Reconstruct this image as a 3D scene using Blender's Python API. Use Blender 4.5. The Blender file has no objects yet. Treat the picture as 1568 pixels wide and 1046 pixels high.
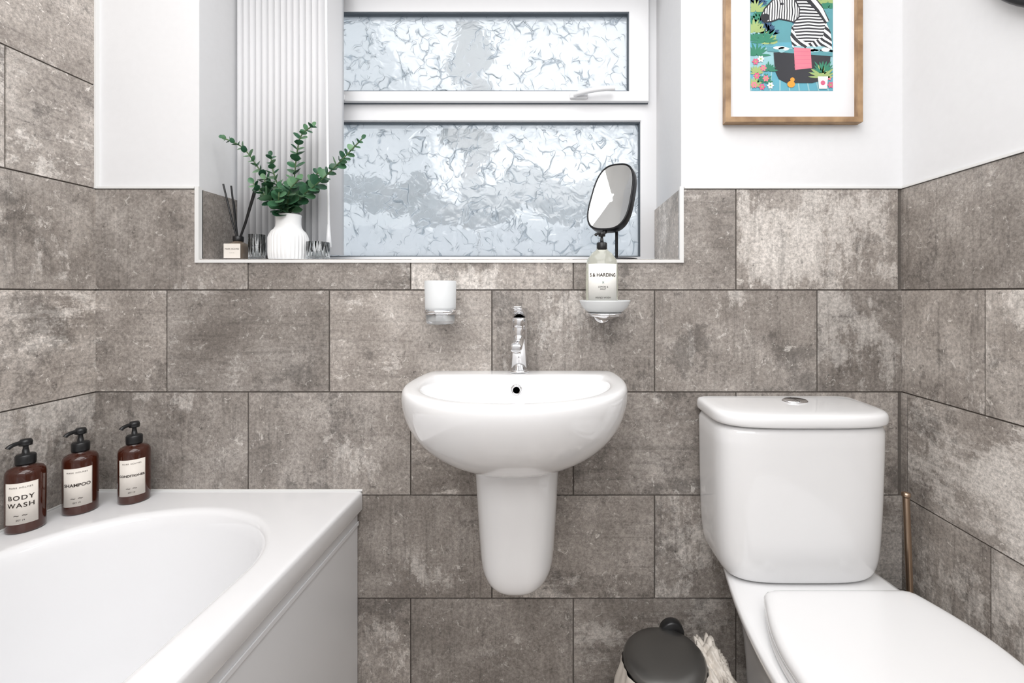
import bpy, bmesh, math, random
from mathutils import Vector, Matrix
random.seed(7)
C = bpy.context.scene.collection
XL, XR = -1.155, 0.873      # side walls
YB = -2.0                   # wall behind the camera
ZC = 2.36

# ------------------------------------------------------------------ helpers
def link(o, parent=None):
    C.objects.link(o)
    if parent: o.parent = parent
    return o
def empty(name, loc=(0,0,0), rotz=0):
    e = bpy.data.objects.new(name, None); e.location = loc; e.rotation_euler[2] = rotz
    e.empty_display_size = .05
    return link(e)
def from_bm(name, bm, mat=None, parent=None, smooth=False, recalc=True):
    if recalc: bmesh.ops.recalc_face_normals(bm, faces=bm.faces[:])
    me = bpy.data.meshes.new(name); bm.to_mesh(me); bm.free()
    if smooth:
        for p in me.polygons: p.use_smooth = True
    o = bpy.data.objects.new(name, me)
    if mat: me.materials.append(mat)
    return link(o, parent)
def box(name, x0,x1,y0,y1,z0,z1, mat, parent=None, bevel=0, seg=3):
    bm = bmesh.new()
    bmesh.ops.create_cube(bm, size=1)
    for v in bm.verts:
        v.co = Vector(((x0+x1)/2+v.co.x*(x1-x0), (y0+y1)/2+v.co.y*(y1-y0), (z0+z1)/2+v.co.z*(z1-z0)))
    if bevel: bmesh.ops.bevel(bm, geom=bm.edges[:], offset=bevel, segments=seg, affect='EDGES', profile=.5)
    return from_bm(name, bm, mat, parent, smooth=False)
def addbox(bm, x0,x1,y0,y1,z0,z1, mi=0):
    r = bmesh.ops.create_cube(bm, size=1)
    for v in r['verts']:
        v.co = Vector(((x0+x1)/2+v.co.x*(x1-x0), (y0+y1)/2+v.co.y*(y1-y0), (z0+z1)/2+v.co.z*(z1-z0)))
    for f in {f for v in r['verts'] for f in v.link_faces}: f.material_index = mi
def loft(name, loops, mat, parent=None, cap0=True, cap1=True, sub=1, smooth=True):
    bm = bmesh.new(); L = []
    for lp in loops: L.append([bm.verts.new(p) for p in lp])
    n = len(L[0])
    for a, b in zip(L, L[1:]):
        for i in range(n):
            bm.faces.new((a[i], a[(i+1)%n], b[(i+1)%n], b[i]))
    if cap0: bm.faces.new(L[0])
    if cap1: bm.faces.new(L[-1][::-1])
    o = from_bm(name, bm, mat, parent, smooth)
    if sub:
        m = o.modifiers.new('sub', 'SUBSURF'); m.levels = sub; m.render_levels = sub
    return o
def lathe(name, prof, loc, mat, parent=None, seg=48, rib=0, nrib=24, ribz=(-9,9), sx=1, sy=1, axis='Z', smooth=True):
    bm = bmesh.new(); rings = []
    for r, z in prof:
        ring = []
        for i in range(seg):
            t = 2*math.pi*i/seg
            rr = r*(1+rib*math.cos(nrib*t)) if rib and ribz[0] <= z <= ribz[1] else r
            p = Vector((rr*math.cos(t)*sx, rr*math.sin(t)*sy, z))
            if axis == 'Y': p = Vector((p.x, -p.z, p.y))
            if axis == 'X': p = Vector((p.z, p.x, p.y))
            ring.append(bm.verts.new(p+Vector(loc)))
        rings.append(ring)
    for a, b in zip(rings, rings[1:]):
        for i in range(seg):
            bm.faces.new((a[i], a[(i+1)%seg], b[(i+1)%seg], b[i]))
    if prof[0][0] > 1e-6: bm.faces.new(rings[0])
    if prof[-1][0] > 1e-6: bm.faces.new(rings[-1][::-1])
    bmesh.ops.remove_doubles(bm, verts=bm.verts[:], dist=1e-6)
    return from_bm(name, bm, mat, parent, smooth)
def tube(name, pts, r, mat, parent=None, taper=None, cyclic=False, poly=False):
    cu = bpy.data.curves.new(name, 'CURVE'); cu.dimensions = '3D'; cu.bevel_depth = r; cu.bevel_resolution = 5
    cu.use_fill_caps = True
    if poly:
        sp = cu.splines.new('POLY'); sp.points.add(len(pts)-1)
        for i, p in enumerate(pts): sp.points[i].co = (*p, 1)
    else:
        sp = cu.splines.new('NURBS'); sp.points.add(len(pts)-1)
        for i, p in enumerate(pts):
            sp.points[i].co = (*p, 1)
            if taper: sp.points[i].radius = taper[i]
        sp.use_endpoint_u = True; sp.order_u = 4 if len(pts) > 3 else 3; cu.resolution_u = 12
    sp.use_cyclic_u = cyclic
    cu.materials.append(mat)
    return link(bpy.data.objects.new(name, cu), parent)
def text_wrap(name, s, size, r, z, mat, parent, sy=1.0, space=1.0, bold=0.0):
    """printed lettering that follows the curved side of a bottle"""
    cu = bpy.data.curves.new(name, 'FONT'); cu.body = s; cu.size = size; cu.align_x = 'CENTER'; cu.align_y = 'CENTER'
    cu.space_character = space; cu.offset = bold
    tmp = bpy.data.objects.new(name+'_src', cu); C.objects.link(tmp)
    dg = bpy.context.evaluated_depsgraph_get()
    me = bpy.data.meshes.new_from_object(tmp.evaluated_get(dg))
    bpy.data.objects.remove(tmp)
    for v in me.vertices:
        a = -math.pi/2+v.co.x/r
        v.co = Vector((r*math.cos(a), r*sy*math.sin(a), z+v.co.y))
    me.materials.clear(); me.materials.append(mat)
    return link(bpy.data.objects.new(name, me), parent)
def curved_label(name, r, half, z0, z1, mat, parent, sy=1.0):
    bm = bmesh.new(); a = []
    for k in range(25):
        t = math.radians(-90-half+2*half*k/24)
        a.append((bm.verts.new((r*math.cos(t), r*sy*math.sin(t), z0)), bm.verts.new((r*math.cos(t), r*sy*math.sin(t), z1))))
    for p, q in zip(a, a[1:]): bm.faces.new((p[0], q[0], q[1], p[1]))
    o = from_bm(name, bm, mat, parent, True, recalc=False); s = o.modifiers.new('s','SOLIDIFY'); s.thickness = .0003
    return o

# ------------------------------------------------------------------ materials
def mat(name, col, rough=.5, metal=0, trans=0, ior=1.45, coat=0, bump=None, var=0):
    m = bpy.data.materials.new(name); m.use_nodes = True
    nt = m.node_tree; b = nt.nodes['Principled BSDF']
    b.inputs['Base Color'].default_value = (*col, 1); b.inputs['Roughness'].default_value = rough
    b.inputs['Metallic'].default_value = metal; b.inputs['Transmission Weight'].default_value = trans
    b.inputs['IOR'].default_value = ior; b.inputs['Coat Weight'].default_value = coat
    b.inputs['Coat Roughness'].default_value = .03
    if bump or var:
        tc = nt.nodes.new('ShaderNodeTexCoord')
        n = nt.nodes.new('ShaderNodeTexNoise'); n.inputs['Scale'].default_value = bump[0] if bump else 20
        n.inputs['Detail'].default_value = 5
        nt.links.new(tc.outputs['Object'], n.inputs['Vector'])
        if bump:
            bp = nt.nodes.new('ShaderNodeBump'); bp.inputs['Strength'].default_value = bump[1]; bp.inputs['Distance'].default_value = .002
            nt.links.new(n.outputs['Fac'], bp.inputs['Height']); nt.links.new(bp.outputs['Normal'], b.inputs['Normal'])
        if var:
            r = nt.nodes.new('ShaderNodeValToRGB')
            r.color_ramp.elements[0].position = .3; r.color_ramp.elements[1].position = .7
            r.color_ramp.elements[0].color = (*[c*(1-var) for c in col], 1)
            r.color_ramp.elements[1].color = (*[min(1, c*(1+var)) for c in col], 1)
            nt.links.new(n.outputs['Fac'], r.inputs['Fac']); nt.links.new(r.outputs['Color'], b.inputs['Base Color'])
    return m

M_paint = mat('wall_paint', (.755,.758,.770), .6, bump=(60,.08), var=.01)
M_ceil = mat('ceiling_paint', (.85,.85,.85), .7, bump=(40,.05))
M_ceramic = mat('glazed_ceramic', (.87,.872,.88), .07, coat=.5, bump=(3,.01))
M_acrylic = mat('bath_acrylic', (.84,.842,.855), .1, coat=.4, bump=(3,.01))
M_panel = mat('bath_panel_acrylic', (.82,.83,.85), .2, bump=(3,.01))
M_seat = mat('seat_plastic', (.85,.852,.86), .14, coat=.3, bump=(3,.01))
M_chrome = mat('chrome', (.80,.80,.81), .06, 1, bump=(5,.005))
M_upvc = mat('upvc', (.79,.795,.81), .25, bump=(10,.02))
M_trimw = mat('white_trim', (.76,.76,.75), .35, bump=(30,.02))
M_gasket = mat('gasket_rubber', (.09,.11,.13), .6, bump=(50,.1))
M_black = mat('black_plastic', (.012,.012,.013), .3, bump=(50,.03))
M_blackm = mat('black_metal', (.015,.015,.017), .35, .5, bump=(50,.03))
M_mirror = mat('mirror_glass', (.88,.9,.9), .02, 1)
M_amber = mat('amber_bottle', (.075,.018,.009), .08, trans=.3, ior=1.45, coat=.3, bump=(8,.01), var=.3)
M_label = mat('paper_label', (.80,.75,.69), .6, bump=(90,.05), var=.02)
M_labelw = mat('cream_label', (.84,.83,.79), .5, bump=(90,.05), var=.02)
M_ink = mat('label_ink', (.035,.025,.02), .6)
M_brass = mat('brushed_brass', (.52,.39,.29), .3, 1, bump=(60,.05))
M_glass = mat('clear_glass', (.97,.99,.99), .02, trans=1, ior=1.45)
M_frost = mat('frosted_glass', (.93,.95,.96), .45, trans=.35, ior=1.3)
M_vase = mat('matte_vase', (.85,.85,.85), .55, bump=(80,.05))
M_stem = mat('stem_green', (.10,.16,.07), .6, var=.3)
M_liquid = mat('soap_bottle_plastic', (.90,.92,.84), .08, trans=.7, ior=1.3, coat=.4)
M_bag = mat('bin_liner', (.70,.65,.59), .35, bump=(30,.6), var=.08)
M_binlid = mat('bin_lid', (.17,.168,.162), .33, .85, bump=(5,.02))
M_grille = mat('dark_hole', (.05,.05,.05), .5)

def nodes(m):
    m.use_nodes = True; nt = m.node_tree
    def N(t, **kw):
        n = nt.nodes.new(t)
        for k, v in kw.items(): setattr(n, k, v)
        return n
    return nt, N, nt.links.new

def fabric():
    m = bpy.data.materials.new('blind_fabric'); nt, N, Lk = nodes(m)
    out = [n for n in nt.nodes if n.type == 'OUTPUT_MATERIAL'][0]; b = nt.nodes['Principled BSDF']
    b.inputs['Base Color'].default_value = (.88,.88,.89,1); b.inputs['Roughness'].default_value = .6
    tc = N('ShaderNodeTexCoord'); n = N('ShaderNodeTexNoise'); n.inputs['Scale'].default_value = 300; Lk(tc.outputs['Object'], n.inputs['Vector'])
    bp = N('ShaderNodeBump'); bp.inputs['Strength'].default_value = .08; Lk(n.outputs['Fac'], bp.inputs['Height']); Lk(bp.outputs[0], b.inputs['Normal'])
    t = N('ShaderNodeBsdfTranslucent'); t.inputs[0].default_value = (.9,.9,.91,1)
    ms = N('ShaderNodeMixShader'); ms.inputs[0].default_value = .42; Lk(b.outputs[0], ms.inputs[1]); Lk(t.outputs[0], ms.inputs[2]); Lk(ms.outputs[0], out.inputs[0])
    return m
M_fabric = fabric()

def tile_mat(name, gain=1.0):
    m = bpy.data.materials.new(name); nt, N, Lk = nodes(m)
    b = nt.nodes['Principled BSDF']
    tc = N('ShaderNodeTexCoord'); at = N('ShaderNodeAttribute', attribute_name='tile')
    sc = N('ShaderNodeVectorMath', operation='SCALE'); sc.inputs['Scale'].default_value = 37.0
    Lk(at.outputs['Color'], sc.inputs[0])
    add = N('ShaderNodeVectorMath', operation='ADD'); Lk(tc.outputs['Object'], add.inputs[0]); Lk(sc.outputs[0], add.inputs[1])
    V = add.outputs[0]
    sep = N('ShaderNodeSeparateColor'); Lk(at.outputs['Color'], sep.inputs[0])
    def noise(scale, det=8, rough=.6, dist=0, stretch=None):
        n = N('ShaderNodeTexNoise'); n.inputs['Scale'].default_value = scale; n.inputs['Detail'].default_value = det
        n.inputs['Roughness'].default_value = rough; n.inputs['Distortion'].default_value = dist
        if stretch:
            mp = N('ShaderNodeMapping'); mp.inputs['Scale'].default_value = stretch; Lk(V, mp.inputs['Vector']); Lk(mp.outputs[0], n.inputs['Vector'])
        else: Lk(V, n.inputs['Vector'])
        return n.outputs['Fac']
    def ramp(f, stops):
        r = N('ShaderNodeValToRGB'); cr = r.color_ramp
        while len(cr.elements) < len(stops): cr.elements.new(.5)
        for e, (p, c) in zip(cr.elements, stops):
            e.position = p; e.color = (*c, 1) if isinstance(c, tuple) else (c, c, c, 1)
        Lk(f, r.inputs['Fac']); return r.outputs['Color']
    def mix(f, a, bb, mode='MIX'):
        x = N('ShaderNodeMix', data_type='RGBA', blend_type=mode)
        if isinstance(f, float): x.inputs[0].default_value = f
        else: Lk(f, x.inputs[0])
        for i, s in ((6, a), (7, bb)):
            if isinstance(s, tuple): x.inputs[i].default_value = (*s, 1)
            else: Lk(s, x.inputs[i])
        return x.outputs[2]
    def mathn(op, a, bb):
        x = N('ShaderNodeMath', operation=op)
        for i, s in ((0, a), (1, bb)):
            if isinstance(s, (int, float)): x.inputs[i].default_value = s
            else: Lk(s, x.inputs[i])
        return x.outputs[0]
    g = gain
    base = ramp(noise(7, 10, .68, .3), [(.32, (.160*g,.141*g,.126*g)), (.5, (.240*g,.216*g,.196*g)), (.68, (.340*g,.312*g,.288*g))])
    big = noise(4.0, 2, .5, .4); fine = noise(32, 12, .82, .4); vert = noise(10, 9, .78, .3, (2.4, 2.4, .6)); hor = noise(10, 9, .78, .3, (.6, .6, 2.6))
    sel = mathn('GREATER_THAN', sep.outputs[0], .62)
    dirn = mix(sel, vert, hor)
    pf = mathn('ADD', mathn('MULTIPLY', big, .40), mathn('ADD', mathn('MULTIPLY', fine, .32), mathn('MULTIPLY', dirn, .28)))
    pf2 = mathn('ADD', pf, mathn('MULTIPLY', mathn('SUBTRACT', sep.outputs[2], .5), .075))
    patch = ramp(pf2, [(.540, 0.0), (.565, .55), (.65, .95)])
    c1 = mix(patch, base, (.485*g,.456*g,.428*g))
    dk = ramp(mathn('ADD', mathn('MULTIPLY', noise(6, 3, .5, .5), .5), mathn('MULTIPLY', noise(34, 10, .85), .5)), [(.410, .56), (.455, 1.0)])
    c1 = mix(.9, c1, dk, 'MULTIPLY')
    gx = noise(3, 9, .75, .25, (1.4, 1.4, 24)); gz = noise(3, 9, .75, .25, (24, 24, 1.5))
    gr = mix(sel, gz, gx)
    grc = ramp(gr, [(.36, .55), (.47, 1.0), (.57, 1.0), (.68, 1.38)])
    c2 = mix(.6, c1, grc, 'MULTIPLY')
    sp = ramp(noise(130, 4, .85), [(.37, .60), (.5, 1.0), (.64, 1.45)])
    c3 = mix(.75, c2, sp, 'MULTIPLY')
    pit = ramp(noise(50, 6, .8, .5), [(.33, .40), (.40, 1.0)])
    c3 = mix(.9, c3, pit, 'MULTIPLY')
    chip = ramp(noise(44, 7, .8, .7), [(.60, 0.0), (.630, .8)])
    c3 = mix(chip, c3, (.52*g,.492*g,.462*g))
    tone = mathn('ADD', mathn('MULTIPLY', sep.outputs[1], .34), .87)
    cc = N('ShaderNodeCombineColor'); [Lk(tone, cc.inputs[i]) for i in range(3)]
    c4 = mix(1.0, c3, cc.outputs[0], 'MULTIPLY')
    Lk(c4, b.inputs['Base Color'])
    rr = mathn('ADD', mathn('MULTIPLY', fine, .3), .26); Lk(rr, b.inputs['Roughness'])
    bp = N('ShaderNodeBump'); bp.inputs['Strength'].default_value = .4; bp.inputs['Distance'].default_value = .002
    h = mathn('ADD', pf, mathn('MULTIPLY', gr, .5)); Lk(h, bp.inputs['Height']); Lk(bp.outputs['Normal'], b.inputs['Normal'])
    return m
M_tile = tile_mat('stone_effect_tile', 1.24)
M_tileL = tile_mat('stone_effect_tile_left', 1.65)  # same tile; stronger light on the left wall painted in through gain
M_tileR = tile_mat('stone_effect_tile_right', 1.38)  # same tile again, with this wall's brightness painted in through gain
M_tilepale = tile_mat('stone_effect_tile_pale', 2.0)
M_grout = mat('grout', (.125,.110,.098), .85, bump=(200,.2), var=.15)

def leaf_mat():
    m = bpy.data.materials.new('eucalyptus_leaf'); nt, N, Lk = nodes(m); b = nt.nodes['Principled BSDF']
    g = N('ShaderNodeNewGeometry'); r = N('ShaderNodeValToRGB'); cr = r.color_ramp
    cr.elements[0].color = (.018,.075,.04,1); cr.elements[1].color = (.20,.36,.20,1)
    e = cr.elements.new(.55); e.color = (.055,.165,.08,1)
    Lk(g.outputs['Random Per Island'], r.inputs['Fac']); Lk(r.outputs['Color'], b.inputs['Base Color'])
    b.inputs['Roughness'].default_value = .4
    return m
M_leaf = leaf_mat()

def wood_mat():
    m = bpy.data.materials.new('oak_frame'); nt, N, Lk = nodes(m); b = nt.nodes['Principled BSDF']
    tc = N('ShaderNodeTexCoord'); n = N('ShaderNodeTexNoise'); n.inputs['Scale'].default_value = 60; n.inputs['Detail'].default_value = 6
    mp = N('ShaderNodeMapping'); mp.inputs['Scale'].default_value = (.4, 1, .4)
    Lk(tc.outputs['Object'], mp.inputs[0]); Lk(mp.outputs[0], n.inputs['Vector'])
    r = N('ShaderNodeValToRGB'); r.color_ramp.elements[0].color = (.22,.125,.06,1); r.color_ramp.elements[1].color = (.46,.30,.165,1)
    r.color_ramp.elements[0].position = .3; r.color_ramp.elements[1].position = .7
    Lk(n.outputs['Fac'], r.inputs['Fac']); Lk(r.outputs['Color'], b.inputs['Base Color']); b.inputs['Roughness'].default_value = .45
    return m
M_oak = wood_mat()

def window_glass():
    m = bpy.data.materials.new('textured_glass'); nt, N, Lk = nodes(m)
    for n in list(nt.nodes):
        if n.type == 'BSDF_PRINCIPLED': nt.nodes.remove(n)
    out = [n for n in nt.nodes if n.type == 'OUTPUT_MATERIAL'][0]
    tc = N('ShaderNodeTexCoord')
    def crinkle(scale, off, warp, w, gap):
        mp = N('ShaderNodeMapping'); mp.inputs['Location'].default_value = off; mp.inputs['Rotation'].default_value = (0, off[0], 0)
        Lk(tc.outputs['Object'], mp.inputs[0])
        ns = N('ShaderNodeTexNoise'); ns.inputs['Scale'].default_value = scale*.55; ns.inputs['Detail'].default_value = 2
        Lk(mp.outputs[0], ns.inputs['Vector'])
        mx = N('ShaderNodeMix', data_type='RGBA', blend_type='LINEAR_LIGHT'); mx.inputs[0].default_value = warp
        Lk(mp.outputs[0], mx.inputs[6]); Lk(ns.outputs['Color'], mx.inputs[7])
        vo = N('ShaderNodeTexVoronoi', feature='DISTANCE_TO_EDGE'); vo.inputs['Scale'].default_value = scale
        Lk(mx.outputs[2], vo.inputs['Vector'])
        gn = N('ShaderNodeTexNoise'); gn.inputs['Scale'].default_value = scale*1.2; gn.inputs['Detail'].default_value = 1; Lk(mp.outputs[0], gn.inputs['Vector'])
        # strokes fade in and out along their length
        ad = N('ShaderNodeMath', operation='MULTIPLY_ADD'); ad.inputs[1].default_value = w*8; ad.inputs[2].default_value = -w*8*gap
        Lk(gn.outputs['Fac'], ad.inputs[0])
        sb = N('ShaderNodeMath', operation='SUBTRACT'); Lk(vo.outputs['Distance'], sb.inputs[0]); Lk(ad.outputs[0], sb.inputs[1])
        r = N('ShaderNodeMapRange'); r.inputs['From Min'].default_value = 0; r.inputs['From Max'].default_value = w; r.clamp = True
        Lk(sb.outputs[0], r.inputs['Value']); return r.outputs[0]
    a = crinkle(15, (0, 0, 0), .10, .035, .60); b2 = crinkle(23, (.7, 3.1, 1.9), .08, .035, .62)
    mn = N('ShaderNodeMath', operation='MINIMUM'); Lk(a, mn.inputs[0]); Lk(b2, mn.inputs[1])
    n2 = N('ShaderNodeTexNoise'); n2.inputs['Scale'].default_value = 20; n2.inputs['Detail'].default_value = 2; n2.inputs['Distortion'].default_value = 1.0
    Lk(tc.outputs['Object'], n2.inputs['Vector'])
    ad = N('ShaderNodeMath', operation='MULTIPLY_ADD'); ad.inputs[1].default_value = .8
    Lk(n2.outputs['Fac'], ad.inputs[0]); Lk(mn.outputs[0], ad.inputs[2])
    bp = N('ShaderNodeBump'); bp.inputs['Strength'].default_value = .8; bp.inputs['Distance'].default_value = .0035
    Lk(ad.outputs[0], bp.inputs['Height'])
    cr = N('ShaderNodeValToRGB'); cr.color_ramp.elements[0].color = (.74,.78,.81,1); cr.color_ramp.elements[1].color = (.97,.985,.995,1)  # darker ridge lines painted into the tint, standing in for refracted light contrast
    Lk(mn.outputs[0], cr.inputs['Fac'])
    tr = N('ShaderNodeBsdfTranslucent'); Lk(cr.outputs[0], tr.inputs['Color']); Lk(bp.outputs['Normal'], tr.inputs['Normal'])
    rf = N('ShaderNodeBsdfRefraction'); rf.inputs['Roughness'].default_value = .07; rf.inputs['IOR'].default_value = 1.2
    Lk(cr.outputs[0], rf.inputs['Color']); Lk(bp.outputs['Normal'], rf.inputs['Normal'])
    ms = N('ShaderNodeMixShader'); ms.inputs[0].default_value = .62; Lk(tr.outputs[0], ms.inputs[1]); Lk(rf.outputs[0], ms.inputs[2])
    gl = N('ShaderNodeBsdfGlossy'); gl.inputs['Roughness'].default_value = .1; Lk(bp.outputs['Normal'], gl.inputs['Normal'])
    m2 = N('ShaderNodeMixShader'); m2.inputs[0].default_value = .06; Lk(ms.outputs[0], m2.inputs[1]); Lk(gl.outputs[0], m2.inputs[2])
    Lk(m2.outputs[0], out.inputs['Surface'])
    return m
M_pane = window_glass()

# ------------------------------------------------------------------ room shell
WX0, WX1, WZ0, WZ1 = -.8945, .3168, 1.115, 2.05     # window opening
REV = .28                                            # reveal depth to frame
TT = 1.291                                           # top of tiling
G = .0035
def tiles(bm, lay, fn, rows, u0, u1, ph_=.4065, hole=None, th=.006, mi=1):
    for (z0, z1, phase) in rows:
        k = math.floor((u0-phase)/ph_)
        while phase+k*ph_ < u1:
            a, b = phase+k*ph_, phase+(k+1)*ph_; k += 1
            a2, b2 = max(a, u0)+G/2, min(b, u1)-G/2
            if b2-a2 < .012: continue
            ra, rb = z0+G/2, z1-G/2
            col = (random.random(), random.random(), random.random(), 1)
            rects = [(a2, b2, ra, rb)]
            if hole:
                hx0, hx1, hz0 = hole
                if rb > hz0 and b2 > hx0 and a2 < hx1:
                    rects = [(a2, b2, ra, hz0)]
                    if a2 < hx0: rects.append((a2, hx0, hz0, rb))
                    if b2 > hx1: rects.append((hx1, b2, hz0, rb))
            for (p, q, r, s) in rects:
                if q-p < .002 or s-r < .002: continue
                f0 = [bm.verts.new(fn(*c, 0)) for c in ((p,r),(q,r),(q,s),(p,s))]
                f1 = [bm.verts.new(fn(*c, th)) for c in ((p,r),(q,r),(q,s),(p,s))]
                fs = [bm.faces.new(f1)]
                for i in range(4): fs.append(bm.faces.new((f0[i], f0[(i+1)%4], f1[(i+1)%4], f1[i])))
                for f in fs:
                    f.material_index = mi
                    for l in f.loops: l[lay] = col
P = .4065
def wall_mesh(name, build, mats):
    bm = bmesh.new(); lay = bm.loops.layers.float_color.new('tile'); build(bm, lay)
    o = from_bm(name, bm, None)
    for m in mats: o.data.materials.append(m)
    return o
def back(bm, lay):
    T = .36
    addbox(bm, XL-.1, WX0, 0, T, 0, ZC); addbox(bm, WX1, XR+.1, 0, T, 0, ZC)
    addbox(bm, WX0, WX1, 0, T, 0, WZ0); addbox(bm, WX0, WX1, 0, T, WZ1, ZC)
    addbox(bm, XL, WX0, -.003, 0, 0, TT, 2); addbox(bm, WX1, XR, -.003, 0, 0, TT, 2); addbox(bm, WX0, WX1, -.003, 0, 0, WZ0, 2)
    e, o = -.361, -.158
    rows = [(0,.010,o), (.010,.267,e), (.267,.525,o), (.525,.783,e), (.783,1.038,o), (1.038,1.291,e)]
    tiles(bm, lay, lambda u, z, h: Vector((u, -h, z)), rows, XL, XR, P, hole=(WX0, WX1, WZ0))
    tiles(bm, lay, lambda u, z, h: Vector((WX0+h, u, z)), [(WZ0, TT, -.1)], 0, REV, P)
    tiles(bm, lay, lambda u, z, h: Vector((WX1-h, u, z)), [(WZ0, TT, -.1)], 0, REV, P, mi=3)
wall_mesh('wall_back', back, [M_paint, M_tile, M_grout, M_tilepale])
def left(bm, lay):
    addbox(bm, XL-.1, XL, YB, 0, 0, ZC)
    addbox(bm, XL, XL+.003, YB, 0, 0, ZC, 2)
    rows = [(0,.010,.22),(.010,.267,.41),(.267,.525,.22),(.525,.783,.41),(.783,1.038,.225),(1.038,1.291,.41),(1.291,1.548,.193),
            (1.548,1.805,.39),(1.805,2.062,.2),(2.062,2.319,.4)]
    tiles(bm, lay, lambda u, z, h: Vector((XL+h, -u, z)), rows, 0, -YB, P)
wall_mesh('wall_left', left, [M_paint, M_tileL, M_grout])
def right(bm, lay):
    addbox(bm, XR, XR+.1, YB, 0, 0, ZC)
    addbox(bm, XR-.003, XR, YB, 0, 0, TT, 2)
    rows = [(0,.010,.24),(.010,.267,.43),(.267,.525,.238),(.525,.783,.43),(.783,1.038,.226),(1.038,1.291,.40)]
    tiles(bm, lay, lambda u, z, h: Vector((XR-h, -u, z)), rows, 0, -YB, P)
wall_mesh('wall_right', right, [M_paint, M_tileR, M_grout])
def front(bm, lay): addbox(bm, XL-.1, XR+.1, YB-.1, YB, 0, ZC)
wall_mesh('wall_front', front, [M_paint])
def floorb(bm, lay):
    addbox(bm, XL-.1, XR+.1, YB-.1, .36, -.1, -.006, 2)
    rows = [(-2.0+i*.4, -1.6+i*.4, (i % 2)*.2) for i in range(5)]
    tiles(bm, lay, lambda u, z, h: Vector((u, z, -.006+h)), rows, XL, XR, .4, th=.006)
wall_mesh('floor', floorb, [M_paint, M_tilepale, M_grout])
box('ceiling', XL-.1, XR+.1, YB-.1, .36, ZC, ZC+.1, M_ceil)
d = empty('door_1', (-.2, YB, 0))
box('leaf', -.38, .38, .002, .03, .0, 1.98, M_upvc, d, .004)
box('panel_upper', -.28, .28, .03, .036, 1.05, 1.85, M_upvc, d, .003)
box('panel_lower', -.28, .28, .03, .036, .15, .9, M_upvc, d, .003)
tube('handle', [(.32,.03,1.0),(.32,.08,1.0),(.30,.085,1.0),(.2,.085,1.0)], .009, M_chrome, d)
box('trim_1', XL+.008, WX0-.006, -.009, 0, TT, TT+.005, M_trimw)
box('trim_2', WX1+.006, XR-.002, -.009, 0, TT, TT+.005, M_trimw)
bm = bmesh.new()
addbox(bm, WX0-.004, WX0+.006, -.010, .004, WZ0-.002, TT+.005)
addbox(bm, WX1-.006, WX1+.004, -.010, .004, WZ0-.002, TT+.005)
addbox(bm, WX0-.004, WX1+.004, -.010, .004, WZ0-.009, WZ0-.002)
from_bm('trim_3', bm, M_trimw)
box('trim_4', XR-.009, XR, -1.99, -.009, TT, TT+.005, M_trimw)
box('trim_5', XL, XL+.010, -.010, 0, TT, ZC-.01, M_trimw)
box('window_sill', WX0+.006, WX1-.006, .002, REV+.01, WZ0-.0015, WZ0+.001, M_upvc)

# ------------------------------------------------------------------ window
w = empty('window_1', (0, REV, 0))
def frame(name, x0, x1, z0, z1, wl, wr, wb, wt, y0, y1, m, parent):
    bm = bmesh.new()
    for (a, b, c, dd) in ((x0, x0+wl, z0, z1), (x1-wr, x1, z0, z1), (x0+wl, x1-wr, z0, z0+wb), (x0+wl, x1-wr, z1-wt, z1)):
        addbox(bm, a, b, y0, y1, c, dd)
    return from_bm(name, bm, m, parent)
ZS = WZ0+.001
frame('outer_frame', WX0, WX1, ZS, WZ1, .05, .05, .028, .06, 0, .06, M_upvc, w)
box('transom', WX0+.05, WX1-.05, 0, .06, 1.566, 1.632, M_upvc, w)
box('transom_lip', WX0+.05, WX1-.05, -.006, 0, 1.568, 1.576, M_upvc, w)
frame('bead_lower', WX0+.05, WX1-.05, ZS+.028, 1.566, .004, .004, .003, .0035, .004, .024, M_gasket, w)
frame('sash', WX0+.03, .288, 1.622, 1.985, .06, .060, .030, .088, -.022, .03, M_upvc, w)
frame('sash_seal', WX0+.027, .2895, 1.6205, 1.9865, .006, .0025, .0025, .0025, -.006, 0.0, M_gasket, w)
frame('bead_upper', WX0+.09, .228, 1.652, 1.897, .0035, .0035, .003, .0035, -.019, .008, M_gasket, w)
box('pane_lower', WX0+.05, WX1-.05, .014, .018, ZS+.028, 1.566, M_pane, w)
box('pane_upper', WX0+.09, .228, -.002, .002, 1.652, 1.897, M_pane, w)
box('handle_base', .045, .10, -.032, -.022, 1.627, 1.645, M_upvc, w, .003)
tube('handle_lever', [(.06,-.034,1.636),(.085,-.052,1.638),(.13,-.054,1.646),(.18,-.052,1.648)], .0075, M_upvc, w)
box('latch', -.70, -.645, -.034, -.022, 1.622, 1.640, M_upvc, w, .003)
# outside world
box('ground_outside', -8, 8, .4, 12, -.3, -.2, mat('paving_outside', (.72,.74,.76), .9, var=.1))
fence = empty('garden_fence', (0, 3.2, 0))
Mf = mat('fence_paint', (.88,.89,.91), .8, var=.08); Mf2 = mat('hedge', (.20,.23,.24), .9, var=.5)
for i in range(30):
    box('slat_%d' % i, -3.6+i*.24, -3.6+i*.24+.22, 0, .03, -.2, 1.66+.02*math.sin(i*2.1), Mf, fence)
box('rail', -3.6, 3.6, .03, .07, 1.2, 1.3, Mf, fence)
hd = empty('garden_hedge', (0, 3.5, 0))
for i in range(40):
    bm = bmesh.new(); bmesh.ops.create_icosphere(bm, subdivisions=2, radius=random.uniform(.12,.22))
    o = Vector((-3.6+i*.18+random.uniform(-.05,.05), random.uniform(-.05,.2), random.uniform(1.85,2.2)))
    for v in bm.verts: v.co = v.co*random.uniform(.8,1.2)+o
    from_bm('bush_%d' % i, bm, Mf2, hd)
tr = empty('garden_tree', (-.93, 3.9, -.2))
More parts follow.
